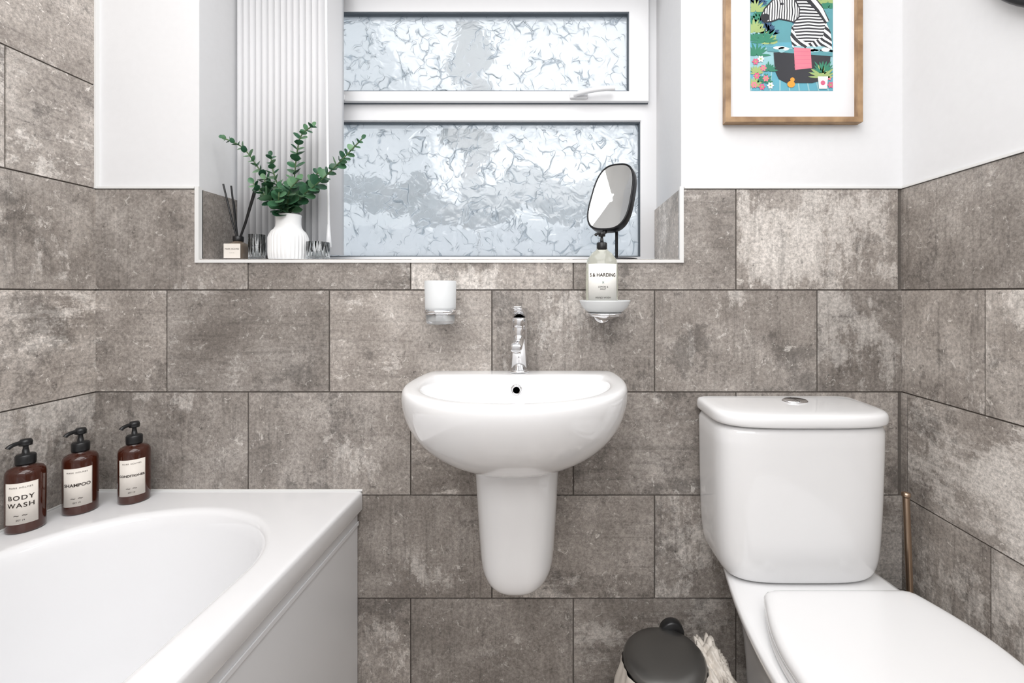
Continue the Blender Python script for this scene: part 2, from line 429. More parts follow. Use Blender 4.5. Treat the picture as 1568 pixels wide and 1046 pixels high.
Mb = mat('bark', (.06,.055,.05), .9, var=.3)
tube('trunk', [(0,0,0),(.02,0,1.5),(-.03,0,2.6),(.05,0,3.6),(0,0,4.4)], .09, Mb, tr, taper=[1.4,1.1,1,.9,.6])
Mc = mat('crown', (.05,.07,.06), .9, var=.4)
for i in range(30):
    bm = bmesh.new(); bmesh.ops.create_icosphere(bm, subdivisions=2, radius=random.uniform(.08,.17))
    o = Vector((random.gauss(0,.12), random.gauss(0,.1), random.uniform(2.6,4.8)))
    for v in bm.verts: v.co = v.co*random.uniform(.8,1.2)+o
    from_bm('foliage_%d' % i, bm, Mc, tr)

# ------------------------------------------------------------------ vertical blind
bl = empty('vertical_blind', (0, .155, 0))
for i in range(14):
    cx = -.864+i*.0173; ang = math.radians(62); bm = bmesh.new(); a = []
    for k in range(9):
        t = (k/8-.5); u = t*.080; bow = .005*(1-4*t*t)
        x = cx+u*math.cos(ang)+bow*math.sin(ang); y = u*math.sin(ang)-bow*math.cos(ang)
        a.append((bm.verts.new((x, y, 1.14)), bm.verts.new((x, y, 2.0))))
    for p, q in zip(a, a[1:]): bm.faces.new((p[0], q[0], q[1], p[1]))
    o = from_bm('louvre_%d' % i, bm, M_fabric, bl, True)
    s = o.modifiers.new('s', 'SOLIDIFY'); s.thickness = .0012
box('headrail', WX0+.01, WX1-.01, -.02, .02, 2.0, 2.04, M_upvc, bl, .003)
tube('wand', [(-.632,-.045,2.0),(-.630,-.045,1.6),(-.624,-.045,1.22)], .0035, M_upvc, bl)
lathe('wand_weight', [(0,0),(.008,.002),(.006,.03),(.003,.07),(0,.071)], (-.624,-.045,1.155), M_upvc, bl, 20)

# ------------------------------------------------------------------ D-shaped loops
def dloop(cx, z, hw, back, front, ys=None, p=2.2, hwb=None, n=33, ns=4, nb=10):
    if ys is None: ys = back+(front-back)*.3
    if hwb is None: hwb = hw
    pts = []
    for i in range(ns):
        t = i/ns; pts.append((hwb+(hw-hwb)*math.sin(t*math.pi/2), back+(ys-back)*t))
    for i in range(n):
        t = math.pi*i/(n-1); c, s = math.cos(t), math.sin(t)
        pts.append((math.copysign(abs(c)**(2/p), c)*hw, ys+(front-ys)*abs(s)**(2/p)))
    for i in range(ns):
        t = 1-(i+1)/ns; pts.append((-(hwb+(hw-hwb)*math.sin(t*math.pi/2)), back+(ys-back)*t))
    for i in range(1, nb):
        t = i/nb; pts.append((-hwb+2*hwb*t, back))
    return [Vector((cx+x, -dd, z)) for x, dd in pts]

# ------------------------------------------------------------------ wash basin
BX = -.083
wb = empty('wash_basin', (0, -.008, 0))
L = []
for z, hw, hb, fr in [(.655,.070,.07,.175),(.6565,.097,.095,.205),(.664,.126,.123,.238),(.680,.158,.151,.272),(.705,.190,.179,.312),(.735,.215,.200,.343),
                      (.765,.230,.213,.363),(.795,.2375,.221,.375),(.815,.2395,.225,.379),(.829,.239,.225,.3785),(.836,.2365,.223,.376),(.839,.231,.219,.370)]:
    L.append(dloop(BX, z, hw, 0, fr, fr*.34, 2.2, hb))
L.append(dloop(BX, .8395, .208, .068, .346, .14, 2.25, .200))
L.append(dloop(BX, .8375, .201, .074, .340, .14, 2.25, .192))
L.append(dloop(BX, .830, .197, .079, .335, .14, 2.25, .187))
L.append(dloop(BX, .80, .186, .088, .322, .145, 2.2, .170))
L.append(dloop(BX, .765, .162, .102, .298, .15, 2.2, .142))
L.append(dloop(BX, .735, .120, .125, .262, .165, 2.1, .10))
L.append(dloop(BX, .722, .06, .16, .225, .18, 2.0, .045))
L.append(dloop(BX, .720, .02, .18, .205, .188, 2.0, .016))
loft('bowl', L, M_ceramic, wb, sub=1)
PX = BX-.001
L = []
for z, hw, fr in [(.672,.093,.212),(.655,.0925,.212),(.60,.090,.209),(.54,.0865,.205),(.48,.083,.20),(.445,.0805,.197),(.425,.0775,.193),(.406,.0705,.187),(.393,.060,.178),(.385,.046,.165),(.3815,.025,.145)]:
    L.append(dloop(PX, z, hw, .0, fr, fr*.5, 2.7))
loft('semi_pedestal', L, M_ceramic, wb, sub=1)
lathe('overflow_ring', [(.007,-.002),(.0130,-.002),(.0138,.001),(.0115,.003),(.0080,.002),(.007,-.002)], (-.089,-.0895,.807), M_chrome, wb, 32, axis='Y')
lathe('overflow_hole', [(0,.0008),(.0085,.0008)], (-.089,-.0895,.807), M_grille, wb, 24, axis='Y')
lathe('waste', [(0,.003),(.02,.003),(.023,0)], (BX,-.195,.722), M_chrome, wb, 32)

# ------------------------------------------------------------------ basin tap (single-lever mixer)
tp = empty('basin_tap', (-.087, -.044, .840))
lathe('base_flange', [(0,0),(.0235,0),(.0235,.004),(.0205,.007),(0,.007)], (0,0,0), M_chrome, tp, 40)
lathe('body', [(.0190,.006),(.0190,.105),(.0183,.107),(.0183,.109),(.0190,.111),(.0190,.128),(.0175,.131),(0,.132)], (0,0,0), M_chrome, tp, 48)
def rsec(y, z, rw, rh, e=.45):
    return [Vector((math.copysign(abs(math.cos(a))**e, math.cos(a))*rw, y, z+math.copysign(abs(math.sin(a))**e, math.sin(a))*rh)) for a in [2*math.pi*k/28 for k in range(28)]]
loft('spout', [rsec(-.008,.080,.0135,.0125,.7), rsec(-.03,.079,.0135,.012,.7), rsec(-.06,.075,.0135,.011,.7), rsec(-.082,.070,.0135,.0105,.7), rsec(-.090,.067,.0125,.0095,.7), rsec(-.092,.066,.010,.0075,.7)], M_chrome, tp, sub=1)
lathe('aerator', [(0,0),(.0085,0),(.0095,.002),(.0095,.010),(0,.010)], (0,-.078,.053), M_chrome, tp, 24)
loft('lever', [rsec(.018,.131,.0160,.0030), rsec(.014,.134,.0185,.0045), rsec(-.010,.141,.0170,.0045), rsec(-.035,.150,.0130,.0038), rsec(-.055,.157,.0115,.0032), rsec(-.058,.158,.010,.0022)], M_chrome, tp, sub=1)

# ------------------------------------------------------------------ toilet
tl = empty('toilet', (0, -.008, 0))
CX, TX = .541, .553
L = []
for z, hw, fr in [(.404,.148,.148),(.4055,.156,.158),(.412,.165,.166),(.425,.172,.171),(.45,.1785,.175),(.50,.182,.177),(.58,.1845,.180),(.66,.186,.182),(.742,.1870,.183),(.7455,.186,.182)]:
    L.append(dloop(CX, z, hw, .0, fr, fr*.42, 4.0))
loft('cistern', L, M_ceramic, tl)
L = []
for z, hw, fr in [(.7465,.185,.182),(.7475,.1905,.189),(.752,.1920,.1915),(.764,.1920,.1915),(.771,.190,.189),(.7755,.183,.182),(.777,.145,.14),(.7775,.06,.09)]:
    L.append(dloop(CX, z, hw, .0 if z < .776 else .03, fr, fr*.42, 3.8))
loft('cistern_lid', L, M_ceramic, tl)
lathe('flush_button', [(0,.006),(.020,.006),(.0225,.004),(.0235,0)], (CX+.018,-.075,.7765), M_chrome, tl, 40, sx=1.25)
box('button_split', CX+.0175, CX+.0185, -.097, -.053, .7826, .783, M_grille, tl)
L = []
for z, hw, hb, fr, bk in [(0,.105,.10,.47,.06),(.01,.108,.10,.475,.06),(.12,.105,.10,.48,.05),(.22,.112,.105,.52,.04),(.29,.138,.115,.59,.02),(.34,.172,.13,.64,.0),(.375,.192,.142,.665,.0),(.395,.197,.147,.67,.0),(.402,.194,.145,.667,0),(.404,.185,.138,.66,.005)]:
    L.append(dloop(TX, z, hw, bk, fr, .36 if fr > .5 else .25, 2.2, hb, ns=8))
loft('pan', L, M_ceramic, tl)
SX = .557
def seatloop(z, ins): return dloop(SX, z, .186-ins, .235+ins, .672-ins, .40, 2.2, .146-ins, ns=8)
loft('seat', [seatloop(.406,.006), seatloop(.407,.003), seatloop(.414,.001), seatloop(.421,.003), seatloop(.4225,.007)], M_seat, tl)
loft('lid', [seatloop(.4245,.006), seatloop(.4255,.002), seatloop(.432,.0), seatloop(.440,.001), seatloop(.446,.005), seatloop(.449,.014), seatloop(.450,.03), seatloop(.4505,.09)], M_seat, tl)
for i, sx in enumerate((-.09, .09)):
    lathe('hinge_%d' % i, [(0,0),(.012,0),(.012,.016),(.010,.019),(0,.020)], (SX+sx,-.218,.404), M_seat, tl, 28)
    tube('hinge_pin_%d' % i, [(SX+sx,-.215,.418),(SX+sx,-.228,.422),(SX+sx,-.245,.424)], .006, M_seat, tl)

# ------------------------------------------------------------------ toilet brush
tb = empty('toilet_brush', (.808, -.10, 0))
lathe('holder', [(0,0),(.046,0),(.048,.004),(.048,.31),(.050,.315),(.050,.322),(.045,.322),(.044,.02),(0,.02)], (0,0,0), mat('grey_holder', (.22,.21,.20), .3, .8, bump=(30,.05)), tb, 40)
tube('handle', [(.014,0,.10),(.008,0,.3),(-.003,0,.57)], .0068, M_brass, tb)
lathe('handle_tip', [(.0068,0),(.009,.003),(.009,.010),(0,.013)], (-.003,0,.562), M_brass, tb, 20)
lathe('brush_head', [(0,.03),(.03,.035),(.036,.06),(.034,.10),(.01,.115),(0,.116)], (.0,0,0), M_vase, tb, 30, rib=.06, nrib=15)

# ------------------------------------------------------------------ pedal bin
pb = empty('pedal_bin', (.229, -.190, 0))
lathe('body', [(0,0),(.080,0),(.083,.004),(.083,.012),(.080,.02),(.080,.252),(0,.252)], (0,0,0), M_black, pb, 56)
lathe('lid', [(.084,.256),(.0855,.259),(.0850,.266),(.080,.2715),(.06,.2755),(.03,.2775),(0,.278)], (0,0,0), M_binlid, pb, 56)
lathe('hinge_knob', [(0,-.012),(.024,-.012),(.027,-.008),(.027,.008),(.024,.012),(0,.012)], (.036,.082,.260), M_black, pb, 40, axis='Y')
box('pedal', -.025, .025, -.115, -.07, .008, .016, M_black, pb, .003)
bm = bmesh.new(); rings = []
seg = 160
for j in range(12):
    v = j/11; ring = []
    for i in range(seg):
        t = 2*math.pi*i/seg
        side = max(0, math.cos(t-.12))**2.2
        ruff = (.5+.5*math.sin(t*13+1.2*math.sin(t*5)))*.010+math.sin(t*29+j*.9)*.0030
        r = .0865+v*(.014+.05*side)+ruff*(.25+v)
        z = .257+.012*side*math.sin(v*3)-v*(.13-.03*math.sin(t*7)) + math.sin(t*17+v*5)*.004*(v+.1)
        ring.append(bm.verts.new((r*math.cos(t), r*math.sin(t), z)))
    rings.append(ring)
for a, b in zip(rings, rings[1:]):
    for i in range(seg): bm.faces.new((a[i], a[(i+1)%seg], b[(i+1)%seg], b[i]))
from_bm('liner', bm, M_bag, pb, True)
bm = bmesh.new(); bmesh.ops.create_icosphere(bm, subdivisions=5, radius=1)
for v in bm.verts:
    c = v.co.copy(); n = 1+.16*math.sin(c.x*9+c.z*7)+.13*math.sin(c.y*14-c.z*9)+.10*math.sin(c.x*23+c.y*19)+.05*math.sin(c.z*41+c.y*33)
    v.co = Vector((.102+c.x*.038*n, .02+c.y*.062*n, .222+c.z*.044*n))
from_bm('liner_gather', bm, M_bag, pb, True)

# ------------------------------------------------------------------ bathtub
bt = empty('bathtub', (0, -.007, 0))
bx0, bx1, by0, by1 = XL+.008, -.481, 0.0, 1.70
icx, ihw = -.807, .262
c0, c1 = .330, 1.36
def ends(ins, zz):
    pts = []
    a, b = ihw-ins, .240-ins
    corner_r = math.atan2(c0, bx1-icx); corner_l = math.atan2(c0, bx0-icx)
    A = sorted([math.pi*i/40 for i in range(41)]+[corner_r, corner_l])
    for t in A: pts.append((icx+a*math.cos(t), c0-b*math.sin(t)))
    for k in range(1, 12): pts.append((icx-a, c0+(c1-c0)*k/12))
    cr = math.atan2(by1-c1, bx0-icx); cl = math.atan2(by1-c1, bx1-icx)
    A2 = sorted([math.pi*i/40 for i in range(41)]+[cr, cl], reverse=True)
    for t in A2: pts.append((icx+a*math.cos(t), c1+b*math.sin(t)))
    for k in range(1, 12): pts.append((icx+a, c1+(c0-c1)*k/12))
    return [Vector((x, -y, zz)) for x, y in pts]
def outer(ins, zz):
    x0, x1, y0, y1 = bx0+ins*.2, bx1-ins, by0+ins*.2, by1-ins
    pts = []
    def ray(cx, cy, dx, dy):
        best = 9
        if dx > 1e-6: best = min(best, (x1-cx)/dx)
        if dx < -1e-6: best = min(best, (x0-cx)/dx)
        if dy > 1e-6: best = min(best, (y1-cy)/dy)
        if dy < -1e-6: best = min(best, (y0-cy)/dy)
        return (cx+dx*best, cy+dy*best)
    corner_r = math.atan2(c0-y0, x1-icx); corner_l = math.atan2(c0-y0, x0-icx)
    A = sorted([math.pi*i/40 for i in range(41)]+[corner_r, corner_l])
    for t in A: pts.append(ray(icx, c0, math.cos(t), -math.sin(t)))
    for k in range(1, 12): pts.append((x0, c0+(c1-c0)*k/12))
    cr = math.atan2(y1-c1, x0-icx); cl = math.atan2(y1-c1, x1-icx)
    A2 = sorted([math.pi*i/40 for i in range(41)]+[cr, cl], reverse=True)
    for t in A2: pts.append(ray(icx, c1, math.cos(t), math.sin(t)))
    for k in range(1, 12): pts.append((x1, c1+(c0-c1)*k/12))
    return [Vector((x, -y, zz)) for x, y in pts]
L = [outer(.012,.488), outer(.002,.488), outer(0,.492), outer(0,.527), outer(.0015,.533), outer(.005,.5358), outer(.010,.5364), outer(.014,.5365), outer(.018,.5365),
     ends(-.008,.5365), ends(-.003,.5364), ends(.003,.5355), ends(.009,.532), ends(.014,.525), ends(.020,.50), ends(.038,.40), ends(.062,.27), ends(.086,.19), ends(.115,.150), ends(.15,.135), ends(.20,.132)]
loft('tub', L, M_acrylic, bt, cap0=False, sub=0)
box('side_panel', -.505, -.492, -1.69, -.002, .002, .487, M_panel, bt, .002)
box('panel_rib', -.492, -.489, -1.69, -.002, .452, .462, M_panel, bt, .001)
tube('sealant', [(bx0, -.0, .5375), (-.8,-.0,.5375), (bx1,-.0,.5375)], .003, M_trimw, bt, poly=True)
tube('sealant_side', [(bx0, -.0, .5375), (bx0,-.8,.5375), (bx0,-1.69,.5375)], .003, M_trimw, bt, poly=True)

# ------------------------------------------------------------------ pump bottles
def sqloop(hw, z, p=4.5, n=40, k=1.0):
    out = []
    for i in range(n):
        t = 2*math.pi*i/n; c, s = math.cos(t), math.sin(t)
        out.append(Vector((math.copysign(abs(c)**(2/p), c)*hw, math.copysign(abs(s)**(2/p), s)*hw*k, z)))
    return out
def pump(parent, z, m, s=1.0):
    lathe('pump_collar', [(0,z-.004),(.0150*s,z-.004),(.0155*s,z),(.0155*s,z+.014*s),(.0135*s,z+.017*s),(.006*s,z+.018*s),(.0042*s,z+.030*s),(.0042*s,z+.034*s),(.0100*s,z+.035*s),(.0105*s,z+.043*s),(.008*s,z+.048*s),(0,z+.049*s)], (0,0,0), m, parent, 32)
    tube('pump_nozzle', [(0,0,z+.042*s),(-.010*s,-.010*s,z+.043*s),(-.017*s,-.018*s,z+.042*s),(-.020*s,-.021*s,z+.036*s)], .0042*s, m, parent)
def amber(loc, rz, lines):
    e = empty('pump_bottle', loc, rz)
    R = .0298
    lathe('body', [(0,0),(.026,0),(.0285,.0015),(R,.005),(R,.116),(.0288,.122),(.0255,.1275),(.020,.1305),(.0140,.1325),(.0135,.136),(.0135,.142),(0,.142)], (0,0,0), M_amber, e, 64)
    pump(e, .139, M_black, 1.0)
    curved_label('label', R+.0004, 49, .020, .104, M_label, e)
    r = R+.0009
    text_wrap('small_print', 'MARK HOLMES', .0044, r, .095, M_ink, e, space=1.25)
    z = .074 if len(lines) > 1 else .067
    for k, s in enumerate(lines):
        text_wrap('name_%d' % k, s, .0128 if len(s) < 6 else (.0096 if len(s) < 9 else .0071), r, z-k*.0155, M_ink, e, space=1.2 if len(s) < 6 else 1.0, bold=.0002)
    text_wrap('motif', '~ ~', .014, r, .038, M_ink, e)
    text_wrap('foot_print', 'EST 19', .0045, r, .028, M_ink, e)
    return e
amber((-1.112,-.188,.537), .62, ['BODY','WASH'])
amber((-1.078,-.110,.537), .60, ['SHAMPOO'])
amber((-1.004,-.058,.537), .58, ['CONDITIONER'])

# ------------------------------------------------------------------ reed diffuser
rd = empty('reed_diffuser', (-.838, .06, WZ0+.0015))
L = [sqloop(.021,0,5), sqloop(.0225,.002,5), sqloop(.0225,.038,5), sqloop(.021,.043,4), sqloop(.012,.047,2.5), sqloop(.0105,.050,2), sqloop(.0105,.055,2)]
loft('bottle', L, mat('diffuser_bottle', (.30,.24,.19), .1, trans=.5, bump=(5,.01)), rd)
lathe('collar', [(0,.050),(.012,.050),(.0125,.053),(.0125,.062),(.011,.064),(0,.064)], (0,0,0), M_black, rd, 28)
box('label', -.0215, .0215, -.0240, -.0234, .004, .042, M_label, rd)
for k, s in enumerate(('MARK HOLMES', '~ ~ ~')):
    cu = bpy.data.curves.new('label_text', 'FONT'); cu.body = s; cu.size = .0055; cu.align_x = 'CENTER'; cu.align_y = 'CENTER'; cu.materials.append(M_ink)
    o = link(bpy.data.objects.new('label_text_%d' % k, cu), rd); o.location = (0,-.0242,.028-.010*k); o.rotation_euler[0] = math.pi/2
for i, (dx, dy, dz) in enumerate([(-.040,.0,.172),(-.012,-.01,.165),(.060,-.02,.168),(.068,-.03,.155),(-.026,.02,.130)]):
    tube('reed_%d' % i, [(-dx*.12,-dy*.1,.03), (dx*.4,dy*.4,.03+dz*.42), (dx,dy,.03+dz)], .0022, M_black, rd, poly=True)

# ------------------------------------------------------------------ vase with eucalyptus
vz = empty('eucalyptus_vase', (-.702, .055, WZ0+.0015))
lathe('vase', [(0,0),(.043,0),(.0455,.004),(.0465,.02),(.0465,.058),(.045,.066),(.040,.075),(.034,.081),(.0305,.088),(.0295,.096),(.0295,.112),(.0305,.118),(.0295,.120),(.027,.119),(.0265,.10),(0,.095)],
      (0,0,0), M_vase, vz, 192, rib=.026, nrib=32, ribz=(.003,.062))
bm = bmesh.new()
def leaf(bm, p, dirv, nrm, r):
    dirv = dirv.normalized(); side = dirv.cross(nrm).normalized(); nn = side.cross(dirv).normalized()
    base = bm.verts.new(p); ring = []
    n = 10; ctr = bm.verts.new(p+dirv*r*1.0-nn*r*.12)
    for i in range(n):
        t = -math.pi+2*math.pi*(i+.5)/n
        x = math.sin(t)*r*.92; y = r+math.cos(t)*r*1.02
        ring.append(bm.verts.new(p+dirv*y+side*x+nn*(abs(x)*.22)))
    for i in range(n-1): bm.faces.new((ctr, ring[i], ring[i+1]))
    bm.faces.new((ctr, ring[-1], base)); bm.faces.new((ctr, base, ring[0]))
def catmull(P, n):
    out = []
    Q = [P[0]*2-P[1]]+P+[P[-1]*2-P[-2]]
    for i in range(1, len(Q)-2):
        for k in range(n):
            t = k/n; a, b, c, dd = Q[i-1], Q[i], Q[i+1], Q[i+2]
            out.append(.5*((2*b)+(c-a)*t+(2*a-5*b+4*c-dd)*t*t+(3*b-a-3*c+dd)*t**3))
    out.append(P[-1]); return out
Z0 = .116
stems = [
 ([(0,0,0),(-.03,.0,.06),(-.070,-.01,.12),(-.110,-.015,.175),(-.158,-.02,.200)], .0125, .0105),
 ([(0,0,0),(.012,.0,.07),(.02,.0,.15),(.032,.0,.210),(.062,.0,.238)], .0155, .0125),
 ([(0,0,0),(.035,-.01,.045),(.085,-.02,.08),(.14,-.03,.125),(.208,-.035,.192)], .0155, .0125),
 ([(0,0,0),(-.01,-.02,.06),(-.022,-.03,.11),(-.028,-.03,.150)], .0150, .0115),
 ([(0,0,0),(-.02,-.03,.03),(-.045,-.045,.055),(-.06,-.05,.075)], .0175, .0105),
 ([(0,0,0),(.015,-.03,.035),(.03,-.045,.06),(.055,-.05,.085)], .0180, .0105),
 ([(0,0,0),(.02,.01,.05),(.05,.015,.09),(.07,.015,.12)], .0165, .0115),
 ([(0,0,0),(0,-.04,.02),(.01,-.06,.035),(.015,-.065,.06)], .0175, .0105),
 ([(0,0,0),(-.015,.0,.03),(-.035,-.02,.05),(-.045,-.03,.09)], .0165, .0105),
]
for si, (pp, r, sp) in enumerate(stems):
    pts = catmull([Vector(p)+Vector((0,0,Z0)) for p in pp], 14)
    tube('stem_%d' % si, [(0,0,.05)]+[tuple(p) for p in pts], .0016, M_stem, vz, poly=True)
    acc = 0; k = 0
    tot = sum((b-a).length for a, b in zip(pts, pts[1:])); run = 0
    for a, b in zip(pts, pts[1:]):
        l = (b-a).length; acc += l; run += l
        if acc > sp and run > .018:
            acc = 0; k += 1
            tg = (b-a).normalized(); u = tg.cross(Vector((0.2,1,.1))).normalized(); v = tg.cross(u)
            an = k*1.25+random.uniform(-.4,.4)
            f = 1.15-.6*(run/tot)**2
            for s in (0, math.pi):
                dv = (u*math.cos(an+s)+v*math.sin(an+s)*.8)+tg*.55+Vector((0,-.15,0))
                leaf(bm, a, dv, tg+Vector((0,-.6,.2))+Vector([random.uniform(-.3,.3) for _ in range(3)]), r*f*random.uniform(.8,1.1)*.88)
    leaf(bm, pts[-1], pts[-1]-pts[-2], Vector((0,-1,.3)), r*.45)
from_bm('leaves', bm, M_leaf, vz, True, recalc=False)

for x, y, r, h in ((-.779,.045,.019,.066),(-.622,.050,.027,.047)):
    e = empty('glass_tealight_holder', (x, y, WZ0+.0015))
    lathe('glass', [(0,0),(r*.85,0),(r,.004),(r,h),(r-.0025,h),(r-.003,.008),(0,.007)], (0,0,0), M_glass, e, 96, rib=.03, nrib=16)

# ------------------------------------------------------------------ vanity mirror
vm = empty('vanity_mirror', (.160, .10, WZ0+.0015), 0)
lathe('base', [(0,0),(.058,0),(.06,.003),(.058,.007),(.01,.010),(0,.010)], (.006,0,0), M_blackm, vm, 48)
tube('stem', [(.008,0,.008),(.008,0,.04),(.008,0,.085)], .004, M_blackm, vm, poly=True)
hd = bpy.data.objects.new('head', None); link(hd, vm); hd.location = (-.004,0,.174); hd.rotation_euler = (math.radians(-18), math.radians(4), math.radians(-34))
def rr(hw, hh, y, p=3.0, n=56):
    out = []
    for i in range(n):
        t = 2*math.pi*i/n; c, s = math.cos(t), math.sin(t)
        z = math.copysign(abs(s)**(2/p), s)*hh
        out.append(Vector((math.copysign(abs(c)**(2/p), c)*hw*(1-.07*z/hh), y, z)))
    return out
hw, hh = .063, .100
loft('frame', [rr(hw-.005,hh-.005,-.006), rr(hw-.004,hh-.004,-.011), rr(hw-.001,hh-.001,-.011), rr(hw,hh,-.008), rr(hw,hh,.011), rr(hw-.002,hh-.002,.014), rr(hw-.008,hh-.008,.014)], M_blackm, hd, cap0=False, sub=0)
loft('glass', [rr((hw-.005)*k,(hh-.005)*k,-.0090+.0065*(1-k*k)) for k in (1,.85,.7,.55,.4,.25,.1)], M_mirror, hd, cap0=False, sub=1)
tube('pivot', [(0,0,-.094),(0,0,-.10),(0,0,-.105)], .006, M_blackm, hd, poly=True)

# ------------------------------------------------------------------ soap dish + bottle
sd = empty('soap_dish', (.117, -.072, .985))
lathe('dish', [(0,.003),(.030,.003),(.040,.007),(.052,.017),(.0585,.028),(.0600,.0285),(.0590,.025),(.053,.012),(.042,.002),(.030,-.002),(0,-.002)], (0,0,0), M_frost, sd, 64)
lathe('holder_ring', [(.040,-.008),(.043,-.008),(.0445,-.004),(.043,0),(.040,0),(.040,-.008)], (0,0,-.001), M_chrome, sd, 64)
tube('holder_arm', [(-.0,.040,-.006),(-.0,.055,-.008),(0,.062,-.008)], .007, M_chrome, sd, poly=True)
lathe('wall_plate', [(0,-.004),(.022,-.004),(.022,.001),(.019,.003),(0,.003)], (0,.060,-.008), M_chrome, sd, 40, axis='Y')
lathe('drip_cup', [(0,-.018),(.012,-.018),(.020,-.014),(.034,-.006),(.034,-.003),(0,-.003)], (0,0,0), M_chrome, sd, 40)
hs = empty('hand_soap_bottle', (.110, -.072, .9895), 0.0)
lathe('body', [(0,0),(.030,0),(.0355,.003),(.0375,.012),(.0382,.06),(.0372,.105),(.034,.120),(.024,.134),(.0135,.142),(.0125,.146),(.0125,.150),(0,.150)], (0,0,0), M_liquid, hs, 56, sy=.78)
lathe('liquid_soap', [(0,.003),(.028,.003),(.033,.006),(.0345,.014),(.0352,.06),(.0345,.098),(0,.098)], (0,0,0), mat('soap_liquid', (.90,.88,.78), .3), hs, 56, sy=.76)
curved_label('label', .0390, 58, .018, .108, M_labelw, hs, .78)
Mg = mat('label_ink_green', (.15,.25,.24), .6)
text_wrap('label_title', 'S & HARDING', .0108, .0397, .082, M_ink, hs, .78, bold=.0002)
text_wrap('label_motif', 'x', .010, .0397, .066, Mg, hs, .78)
text_wrap('label_kind', 'LEMON &\nMINT', .0055, .0397, .052, M_ink, hs, .78)
text_wrap('label_foot', 'HAND WASH', .006, .0397, .030, M_ink, hs, .78)
pump(hs, .146, M_black, .80)

# ------------------------------------------------------------------ tumbler + holder
tu = empty('tumbler', (-.270, -.072, .958))
M_tc = mat('clear_tumbler_base', (.93,.95,.96), .08, trans=.75, ior=1.3)
lathe('cup', [(.0345,.030),(.0355,.040),(.0365,.100),(.0345,.101),(.0335,.040),(.0325,.030)], (0,0,0), M_frost, tu, 64)
lathe('cup_base', [(0,0),(.030,0),(.0325,.003),(.0347,.0298),(.0320,.0298),(.030,.008),(0,.008)], (0,0,0), M_tc, tu, 64)
lathe('ring', [(.0352,.025),(.0378,.022),(.0400,.028),(.0378,.034),(.0352,.031),(.0352,.025)], (0,0,0), M_chrome, tu, 64)
tube('arm', [(0,.038,.029),(0,.055,.026),(0,.062,.024)], .006, M_chrome, tu, poly=True)
lathe('wall_plate', [(0,-.004),(.021,-.004),(.021,.001),(.018,.003),(0,.003)], (0,.060,.024), M_chrome, tu, 40, axis='Y')

# ------------------------------------------------------------------ picture
pf = empty('framed_picture', (.5895, -.001, 1.452))
hwp, hp, fw = .1690, .445, .0125
frame('frame', -hwp, hwp, 0, hp, fw, fw, fw, fw, -.022, -.001, M_oak, pf)
box('mount', -hwp+fw, hwp-fw, -.008, -.003, fw, hp-fw, mat('mount_card', (.78,.78,.80), .5, bump=(100,.03)), pf)
AB = .082
def flat(name, pts, lvl, m):
    bm = bmesh.new(); bm.faces.new([bm.verts.new((x, -.0082-.00018*lvl, z)) for x, z in pts])
    return from_bm(name, bm, m, pf, recalc=False)
# print artwork is drawn in 1/620 m units about its bottom edge
def A(px, py): return ((px-1214)/620, AB+(139-py)/620)
def poly(name, pp, lvl, m): return flat(name, [A(*p) for p in pp], lvl, m)
def ell(name, cx, cy, rx, ry, lvl, m, rot=0, n=24):
    pts = []
    for i in range(n):
        t = 2*math.pi*i/n; x, y = rx*math.cos(t), ry*math.sin(t)
        pts.append((min(1277.5,max(1150.5,cx+x*math.cos(rot)-y*math.sin(rot))), min(138.5, cy+x*math.sin(rot)+y*math.cos(rot))))
    return poly(name, pts, lvl, m)
def scatter(name, items, mats):
    bm = bmesh.new()
    for cx, cy, rx, ry, rot, lvl, mi in items:
        vs = []
        for i in range(9):
            t = 2*math.pi*i/9; k = 1 if abs(math.sin(t)) > .2 else 1.15
            x, y = rx*math.cos(t)*k, ry*math.sin(t)
            px = min(1277.5,max(1150.5,cx+x*math.cos(rot)-y*math.sin(rot))); py = min(138.5, cy+x*math.sin(rot)+y*math.cos(rot))
            X, Z = A(px, py); vs.append(bm.verts.new((X, -.0082-.00018*lvl, Z)))
        f = bm.faces.new(vs); f.material_index = mi
    o = from_bm(name, bm, None, pf, recalc=False)
    for m in mats: o.data.materials.append(m)
def ink(n, c): return mat('print_'+n, c, .45, var=.06)
def stripes(name, direction, scale, dist, cut):
    m = bpy.data.materials.new(name); nt, N, Lk = nodes(m); b = nt.nodes['Principled BSDF']
    tc = N('ShaderNodeTexCoord'); wv = N('ShaderNodeTexWave', bands_direction=direction); wv.inputs['Scale'].default_value = scale
    wv.inputs['Distortion'].default_value = dist; wv.inputs['Detail'].default_value = 1; wv.inputs['Detail Scale'].default_value = .45
    Lk(tc.outputs['Object'], wv.inputs['Vector'])
    r = N('ShaderNodeValToRGB'); r.color_ramp.interpolation = 'CONSTANT'
    r.color_ramp.elements[0].color = (.01,.01,.015,1); r.color_ramp.elements[1].color = (.8,.8,.8,1); r.color_ramp.elements[1].position = cut
    Lk(wv.outputs['Color'], r.inputs['Fac']); Lk(r.outputs['Color'], b.inputs['Base Color']); return m
teal, blue, navy = ink('teal',(.10,.30,.34)), ink('blue',(.11,.36,.46)), ink('navy',(.03,.08,.16))
blackk, pink, green, lgreen = ink('black',(.012,.012,.018)), ink('pink',(.70,.20,.26)), ink('green',(.03,.20,.12)), ink('lime',(.32,.42,.16))
orange, whitei, mag, lteal = ink('orange',(.85,.32,.04)), ink('white',(.8,.8,.78)), ink('magenta',(.62,.12,.22)), ink('aqua',(.28,.50,.54))
zeb = stripes('print_zebra_body', 'DIAGONAL', 38, 8, .52); zebh = stripes('print_zebra_head', 'X', 52, 5, .38); zebn = stripes('print_zebra_neck', 'Z', 40, 4, .5)
